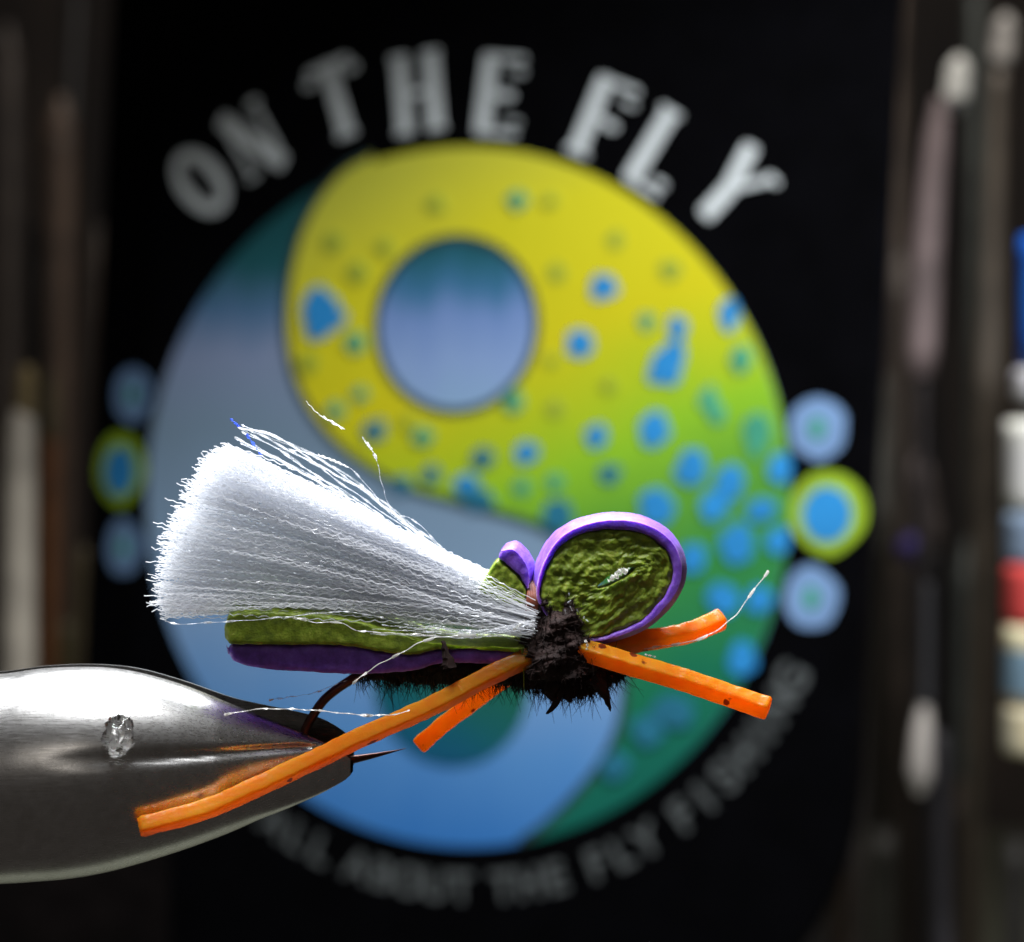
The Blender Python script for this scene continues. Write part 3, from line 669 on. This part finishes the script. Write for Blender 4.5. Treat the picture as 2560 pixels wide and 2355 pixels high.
def fuzz(name, src, cnt, lmin, lmax, rad, mat, down=0.0, filt=None, seg=5, out_c=None):
    rng = random.Random(len(src)+cnt); V, F = [], []
    k = 0
    while k < cnt:
        p = Vector(rng.choice(src))
        if filt and not filt(p): continue
        k += 1
        c = out_c(p); d = (p-c); d = d.normalized() if d.length > 1e-6 else Vector((0, -1, 0))
        d += Vector((rng.gauss(0, .5), rng.gauss(0, .5), rng.gauss(0, .5)-down)); d.normalize()
        ln = lmin+(lmax-lmin)*rng.random()**2; cur = Vector((rng.gauss(0, 1), rng.gauss(0, 1), rng.gauss(0, 1)))*ln*0.35
        pth = [p-d*0.01+d*(ln*i/seg)+cur*(i/seg)**2 for i in range(seg+1)]
        tube_geo(pth, lambda t: rad*(1-0.85*t), 3, V, F, caps=False)
    o = mesh(name, V, F, mat, fly); o['kind'] = 'stuff'; return o
axz = lambda p: Vector((p.x, 0, (1177.5-1672)/500))
fuzz('dubbing_fibres', VB, 1500, 0.03, 0.12, 0.0034, M['dubg'], down=0.9, out_c=axz)
fuzz('dubbing_fibres', VT, 4200, 0.02, 0.07, 0.0026, M['dub'], out_c=lambda p: Vector(((1392-1280)/500, 0, p.z)))
fuzz('dubbing_fibres', VU, 2200, 0.03, 0.11, 0.0032, M['dub'], down=0.6, out_c=lambda p: Vector((p.x, 0, (1177.5-1672)/500)))
# larger barbs hanging under the thorax
V, F = [], []
for pts, r in (([(1400, 1700), (1396, 1740), (1383, 1768), (1364, 1786)], .026), ([(1410, 1700), (1418, 1735), (1430, 1757)], .034), ([(1480, 1690), (1505, 1722), (1521, 1756), (1528, 1778)], .026), ([(1452, 1700), (1462, 1716), (1468, 1742)], .013),
               ([(1340, 1695), (1330, 1712), (1335, 1722)], .02), ([(1550, 1672), (1562, 1688), (1558, 1694)], .012), ([(1525, 1690), (1540, 1705), (1543, 1716)], .012), ([(1382, 1710), (1378, 1738), (1392, 1750)], .03), ([(1440, 1700), (1428, 1738), (1412, 1752)], .03), ([(1300, 1680), (1292, 1696), (1290, 1704)], .014),
               ([(1118, 1660), (1112, 1625), (1104, 1600)], .020), ([(1125, 1670), (1119, 1640), (1112, 1615)], .026)):
    yy = -0.10-0.1*random.random() if pts[0][0] > 1200 else -0.29
    pth = catmull(X(pts, yy), 10)
    tube_geo(pth, lambda t, r=r: r*1.35*(1.0-t)**0.7+0.001, 6, V, F)
for i, v in enumerate(V): V[i] = v+Vector((1, .6, 1))*noise.noise(v*35)*0.012
mesh('dubbing_barb', V, F, M['dub'], fly, smooth=False)['kind'] = 'stuff'
# thread wraps round the waist between the two foam lobes
V, F = [], []
for i in range(7):
    xx = 1318+i*4; pth = []
    for j in range(25):
        a = 2*math.pi*j/24; pth.append(Vector(((xx-1280)/500+0.01*math.sin(a), 0.20*math.cos(a)*1.32, (1177.5-1500)/500+0.115*math.sin(a))))
    tube_geo(pth, 0.008, 5, V, F, caps=False)
mesh('thread_wrap', V, F, M['legthread'], fly)

# rubber legs
def leg(pts, ys, wdt, roll=R(30), label=None, n=70):
    ctrl = [P(a, b, y) for (a, b), y in zip(pts, ys)]
    path = catmull(ctrl, n); fr = frames(path); V, F = [], []
    sec = rrect(-.5, .5, -.5, .5, .16, .16, 3, 3, 3); m = len(sec)
    for i, p in enumerate(path):
        t, nn, b = fr[i]; e = 1.0
        if i in (0, n-1): e = 0.86
        s = wdt*e*(1+0.05*noise.noise(p*5)); ca, sa = math.cos(roll), math.sin(roll)
        for (u, v) in sec:
            uu, vv = (u*ca-v*sa)*s, (u*sa+v*ca)*s
            q = p+nn*uu+b*vv; V.append(q+(nn+b)*noise.noise(q*22)*0.004)
    for i in range(n-1):
        for j in range(m): F.append((i*m+j, i*m+(j+1) % m, (i+1)*m+(j+1) % m, (i+1)*m+j))
    F.append(tuple(range(m))[::-1]); F.append(tuple((n-1)*m+j for j in range(m)))
    o = mesh('leg', V, F, M['rubber'], fly)
    if label: o['label'] = label
    return o
leg([(1330, 1640), (1262, 1671), (1180, 1712), (1096, 1757), (990, 1805), (892, 1848), (800, 1893), (714, 1933), (610, 1982), (510, 2024), (420, 2050), (347, 2068)], [-.2, -.24, -.26, -.27, -.27, -.27, -.28, -.30, -.345, -.385, -.415, -.44], 0.082, R(36), 'long rear leg crossing in front of the vise jaws')
leg([(1330, 1655), (1250, 1706), (1180, 1757), (1110, 1810), (1046, 1866)], [.22, .2, .2, .2, .2], 0.085, R(10), 'short rear leg hanging below the long one')
leg([(1380, 1600), (1450, 1622), (1570, 1659), (1700, 1697), (1830, 1741), (1922, 1772)], [-.2, -.28, -.32, -.35, -.38, -.42], 0.088, R(28), 'long front leg pointing down to the right')
leg([(1480, 1625), (1570, 1608), (1640, 1597), (1700, 1587), (1755, 1570), (1806, 1546)], [.0, .08, .14, .18, .22, .26], 0.086, R(42), 'front leg curving up to the right')

# wing: crinkled white fibres, fanned
tips = [(572, 1118), (545, 1132), (522, 1160), (498, 1190), (470, 1232), (448, 1280), (428, 1322), (416, 1370), (408, 1420), (402, 1468), (404, 1505), (414, 1532)]
def lerp_list(Ls, f):
    u = f*(len(Ls)-1); i = int(min(u, len(Ls)-2)); t = u-i; return (Ls[i][0]*(1-t)+Ls[i+1][0]*t, Ls[i][1]*(1-t)+Ls[i+1][1]*t)
def wing(cnt, seed):
    rng = random.Random(seed); V, F = [], []
    for k in range(cnt):
        f = min(1, max(0, rng.random()*1.0+rng.gauss(0, .01)))
        tx, ty = lerp_list(tips, f); ln = 1+rng.gauss(0, .014)-(0.08*rng.random() if rng.random() < .15 else 0)
        bx, by = 1336+rng.gauss(0, 5), 1510+74*f+rng.gauss(0, 8)
        tx, ty = bx+(tx-bx)*ln, by+(ty-by)*ln+rng.gauss(0, 4)
        sag = -6-8*f-44*max(0, f-.5)*2*rng.uniform(.7, 1.1)
        mx, my = (bx+tx)/2, (by+ty)/2+sag*1.0
        yb = rng.gauss(-0.10, .09); yt = rng.uniform(-.26, .06); 
        rowl = rng.random()
        p0, p1, p2 = P(bx, by, yb), P(mx, my, (yb+yt)/2-0.05), P(tx, ty, yt)
        n = 84; wl = rng.uniform(.042, .070); ph = rng.uniform(0, 6.28); amp = rng.uniform(.0035, .0080); L0 = (p2-p0).length
        path = []; wdr = Vector((rng.gauss(0, 1), rng.gauss(0, 1), rng.gauss(0, 1)))*0.022
        d = (p2-p0).normalized(); s1 = d.cross(Vector((0, 1, 0))).normalized(); s2 = Vector((0, 1, 0))
        for i in range(n):
            t = i/(n-1); q = p0*(1-t)**2+p1*2*t*(1-t)+p2*t*t
            ss = t*L0/wl*2*math.pi+ph; env = min(1, t*6)
            q = q+s1*(amp*math.sin(ss)*env)+s2*(amp*math.cos(ss*0.93)*env)+wdr*math.sin(t*5+ph)*env
            path.append(q)
        r0 = rng.uniform(.0020, .0033)
        tube_geo(path, r0, 3, V, F, caps=False)
    return V, F
V, F = wing(980, 3)
o = mesh('wing', V, F, M['fibre'], fly, smooth=False); tag(o, 'fanned white crinkled fibre wing', kind='stuff')

# loose outer wing strands and pearl flash
def strand(pts, y, wd, mat, twist=3.0, n=60, wob=0.0015, label=None):
    wd *= 0.70; n = max(n, 110) if n >= 50 else n
    ys = y if isinstance(y, (list, tuple)) else [y]*len(pts)
    path = catmull([P(a, b, yy) for (a, b), yy in zip(pts, ys)], n); fr = frames(path); V, F = [], []
    ph = random.uniform(0, 6)
    length = sum((path[i+1]-path[i]).length for i in range(n-1)); run = []; on = random.random() < .5
    while len(run) < n:
        c = max(2, int(random.uniform(.03, .11 if on else .16)/max(length, .01)*n)); run += [1.05 if on else 0.35]*c; on = not on  # wide and narrow runs imitate bright glints along the strand
    if length < .22: run = [1.0]*n
    for i, p in enumerate(path):
        t, nn, b = fr[i]; L0 = i/(n-1)
        a = ph+twist*L0*math.pi*2+0.8*math.sin(L0*17+ph)
        d = nn*math.cos(a)+b*math.sin(a); d2 = t.cross(d)
        q = p+nn*wob*math.sin(L0*40+ph); e = (0.35 if i in (0, n-1) else 1)*run[i]
        V += [q+d*wd*e, q+d2*wd*0.22, q-d*wd*e, q-d2*wd*0.22]
    for i in range(n-1):
        for j in range(4): F.append((i*4+j, i*4+(j+1) % 4, (i+1)*4+(j+1) % 4, (i+1)*4+j))
    F.append((0, 1, 2, 3)[::-1]); F.append(tuple((n-1)*4+j for j in range(4)))
    o = mesh('flash_strand', V, F, mat, fly, smooth=False)
    if label: o['label'] = label
    return o
T, TS, TB = M['tinsel'], M['tinsel_solid'], M['tinsel_blue']
strand([(412, 1552), (440, 1560), (500, 1558), (560, 1554), (630, 1550), (735, 1540), (815, 1531), (885, 1531), (960, 1545)], -.34, .0075, T, 5)
strand([(735, 1543), (790, 1556), (850, 1556), (885, 1574), (930, 1580), (1000, 1584), (1090, 1588)], -.36, .0085, TS, 3)
strand([(1190, 1588), (1130, 1590), (1095, 1593), (1050, 1606), (1000, 1634), (945, 1662), (905, 1690), (880, 1710)], -.38, .010, TS, 1.5)
strand([(560, 1787), (600, 1780), (640, 1773), (700, 1772), (790, 1776), (900, 1787), (975, 1787), (1025, 1776)], [-.42]*8, .011, TS, 4)
strand([(672, 1750), (740, 1740), (785, 1732), (830, 1715), (868, 1700)], -.1, .008, T, 3)
strand([(765, 1003), (795, 1034), (830, 1055), (862, 1074)], -.1, .010, TS, .6)
strand([(905, 1092), (925, 1120), (942, 1150), (955, 1210), (985, 1285), (1060, 1340)], -.1, .0055, T, 2)
strand([(912, 1103), (926, 1118), (941, 1147)], -.11, .011, TS, .4)
strand([(690, 1120), (748, 1129), (798, 1139), (873, 1169), (922, 1219), (982, 1289), (1097, 1368), (1201, 1448), (1290, 1520)], -.15, .0065, T, 6)
strand([(795, 1136), (835, 1152), (872, 1169)], -.16, .009, TS, .8)
strand([(985, 1292), (1022, 1294), (1062, 1324), (1117, 1383), (1180, 1440), (1260, 1500)], -.2, .006, T, 4)
strand([(1921, 1426), (1905, 1450), (1880, 1480), (1850, 1525), (1825, 1550), (1780, 1583), (1720, 1605), (1610, 1622)], [.0]*5+[.05, .02, 0], .010, TS, 2, label='flash strand curling up past the front leg')
strand([(576, 1046), (586, 1056), (600, 1068)], -.1, .009, TB, .3, label='blue glinting tip of a flash strand')
strand([(616, 1085), (632, 1108), (655, 1140)], -.14, .011, TB, .3, label='blue glinting strand at the top of the wing')
strand([(1283, 1575), (1298, 1562), (1312, 1552)], -.34, .012, TS, .2)
strand([(1463, 1600), (1468, 1612), (1467, 1624)], -.36, .010, TS, .2)
strand([(1612, 1636), (1640, 1642)], -.3, .006, T, .2)
strand([(1520, 1452), (1540, 1442), (1562, 1428), (1574, 1420)], -.285, .024, TS, .15)  # white sliver standing in for the glint inside the head slit
strand([(1526, 1446), (1545, 1430), (1560, 1420)], -.29, .014, TS, .3)  # second, thinner sliver of the same slit glint
rg = random.Random(5)
for (x, y) in [(1412, 1522), (1425, 1515), (1418, 1540), (1432, 1535), (1440, 1522), (1464, 1548), (1460, 1540), (1422, 1480), (1428, 1500), (1318, 1508)]:
    strand([(x, y), (x+rg.uniform(-10, 10), y+rg.uniform(6, 14))], -.31, .0065, T, .3, n=6, wob=0)
# upper loose wing strands with separate tips
tl = [((592, 1066), (700, 1095), (850, 1205), (1050, 1345)), ((606, 1064), (720, 1110), (860, 1190), (1080, 1360)), ((600, 1075), (690, 1120), (830, 1215), (1030, 1345)), ((590, 1098), (650, 1128), (800, 1210), (1000, 1340)), ((598, 1106), (700, 1150), (850, 1236), (1060, 1370)),
      ((620, 1072), (750, 1140), (900, 1222), (1120, 1395)), ((640, 1080), (760, 1125), (905, 1215), (1130, 1390)), ((555, 1118), (640, 1160), (800, 1232), (1020, 1360)), ((560, 1128), (660, 1175), (810, 1240), (1040, 1375)), ((630, 1110), (740, 1170), (880, 1240), (1090, 1390)), ((720, 1120), (800, 1165), (930, 1240), (1150, 1415))]
for pts in tl:
    for rep in range(2):
        j = rg.uniform(-5, 5); yy = rg.uniform(-.2, .15)
        strand([(a+j, b+j) for a, b in pts]+[(1300, 1520)], yy, rg.uniform(.006, .009), M['fibre'] if rep else T, rg.uniform(6, 12), n=90, wob=.003)
# loose fibres low over the tail foam and body
for i in range(14):
    a = rg.uniform(0, 1)
    strand([(rg.uniform(900, 1100), 1560+30*a), (1160, 1575+20*a), (1240, 1570+20*a), (1338, 1548+36*a)], rg.uniform(-.36, -.30), .006, M['fibre'] if i % 2 else T, rg.uniform(3, 7), n=50)
del fly['world_children']

# ------------------------------------------------------------------ render
S.render.engine = 'CYCLES'
S.render.resolution_x = 1024; S.render.resolution_y = 942
S.cycles.max_bounces = 16; S.cycles.diffuse_bounces = 12; S.cycles.transparent_max_bounces = 24
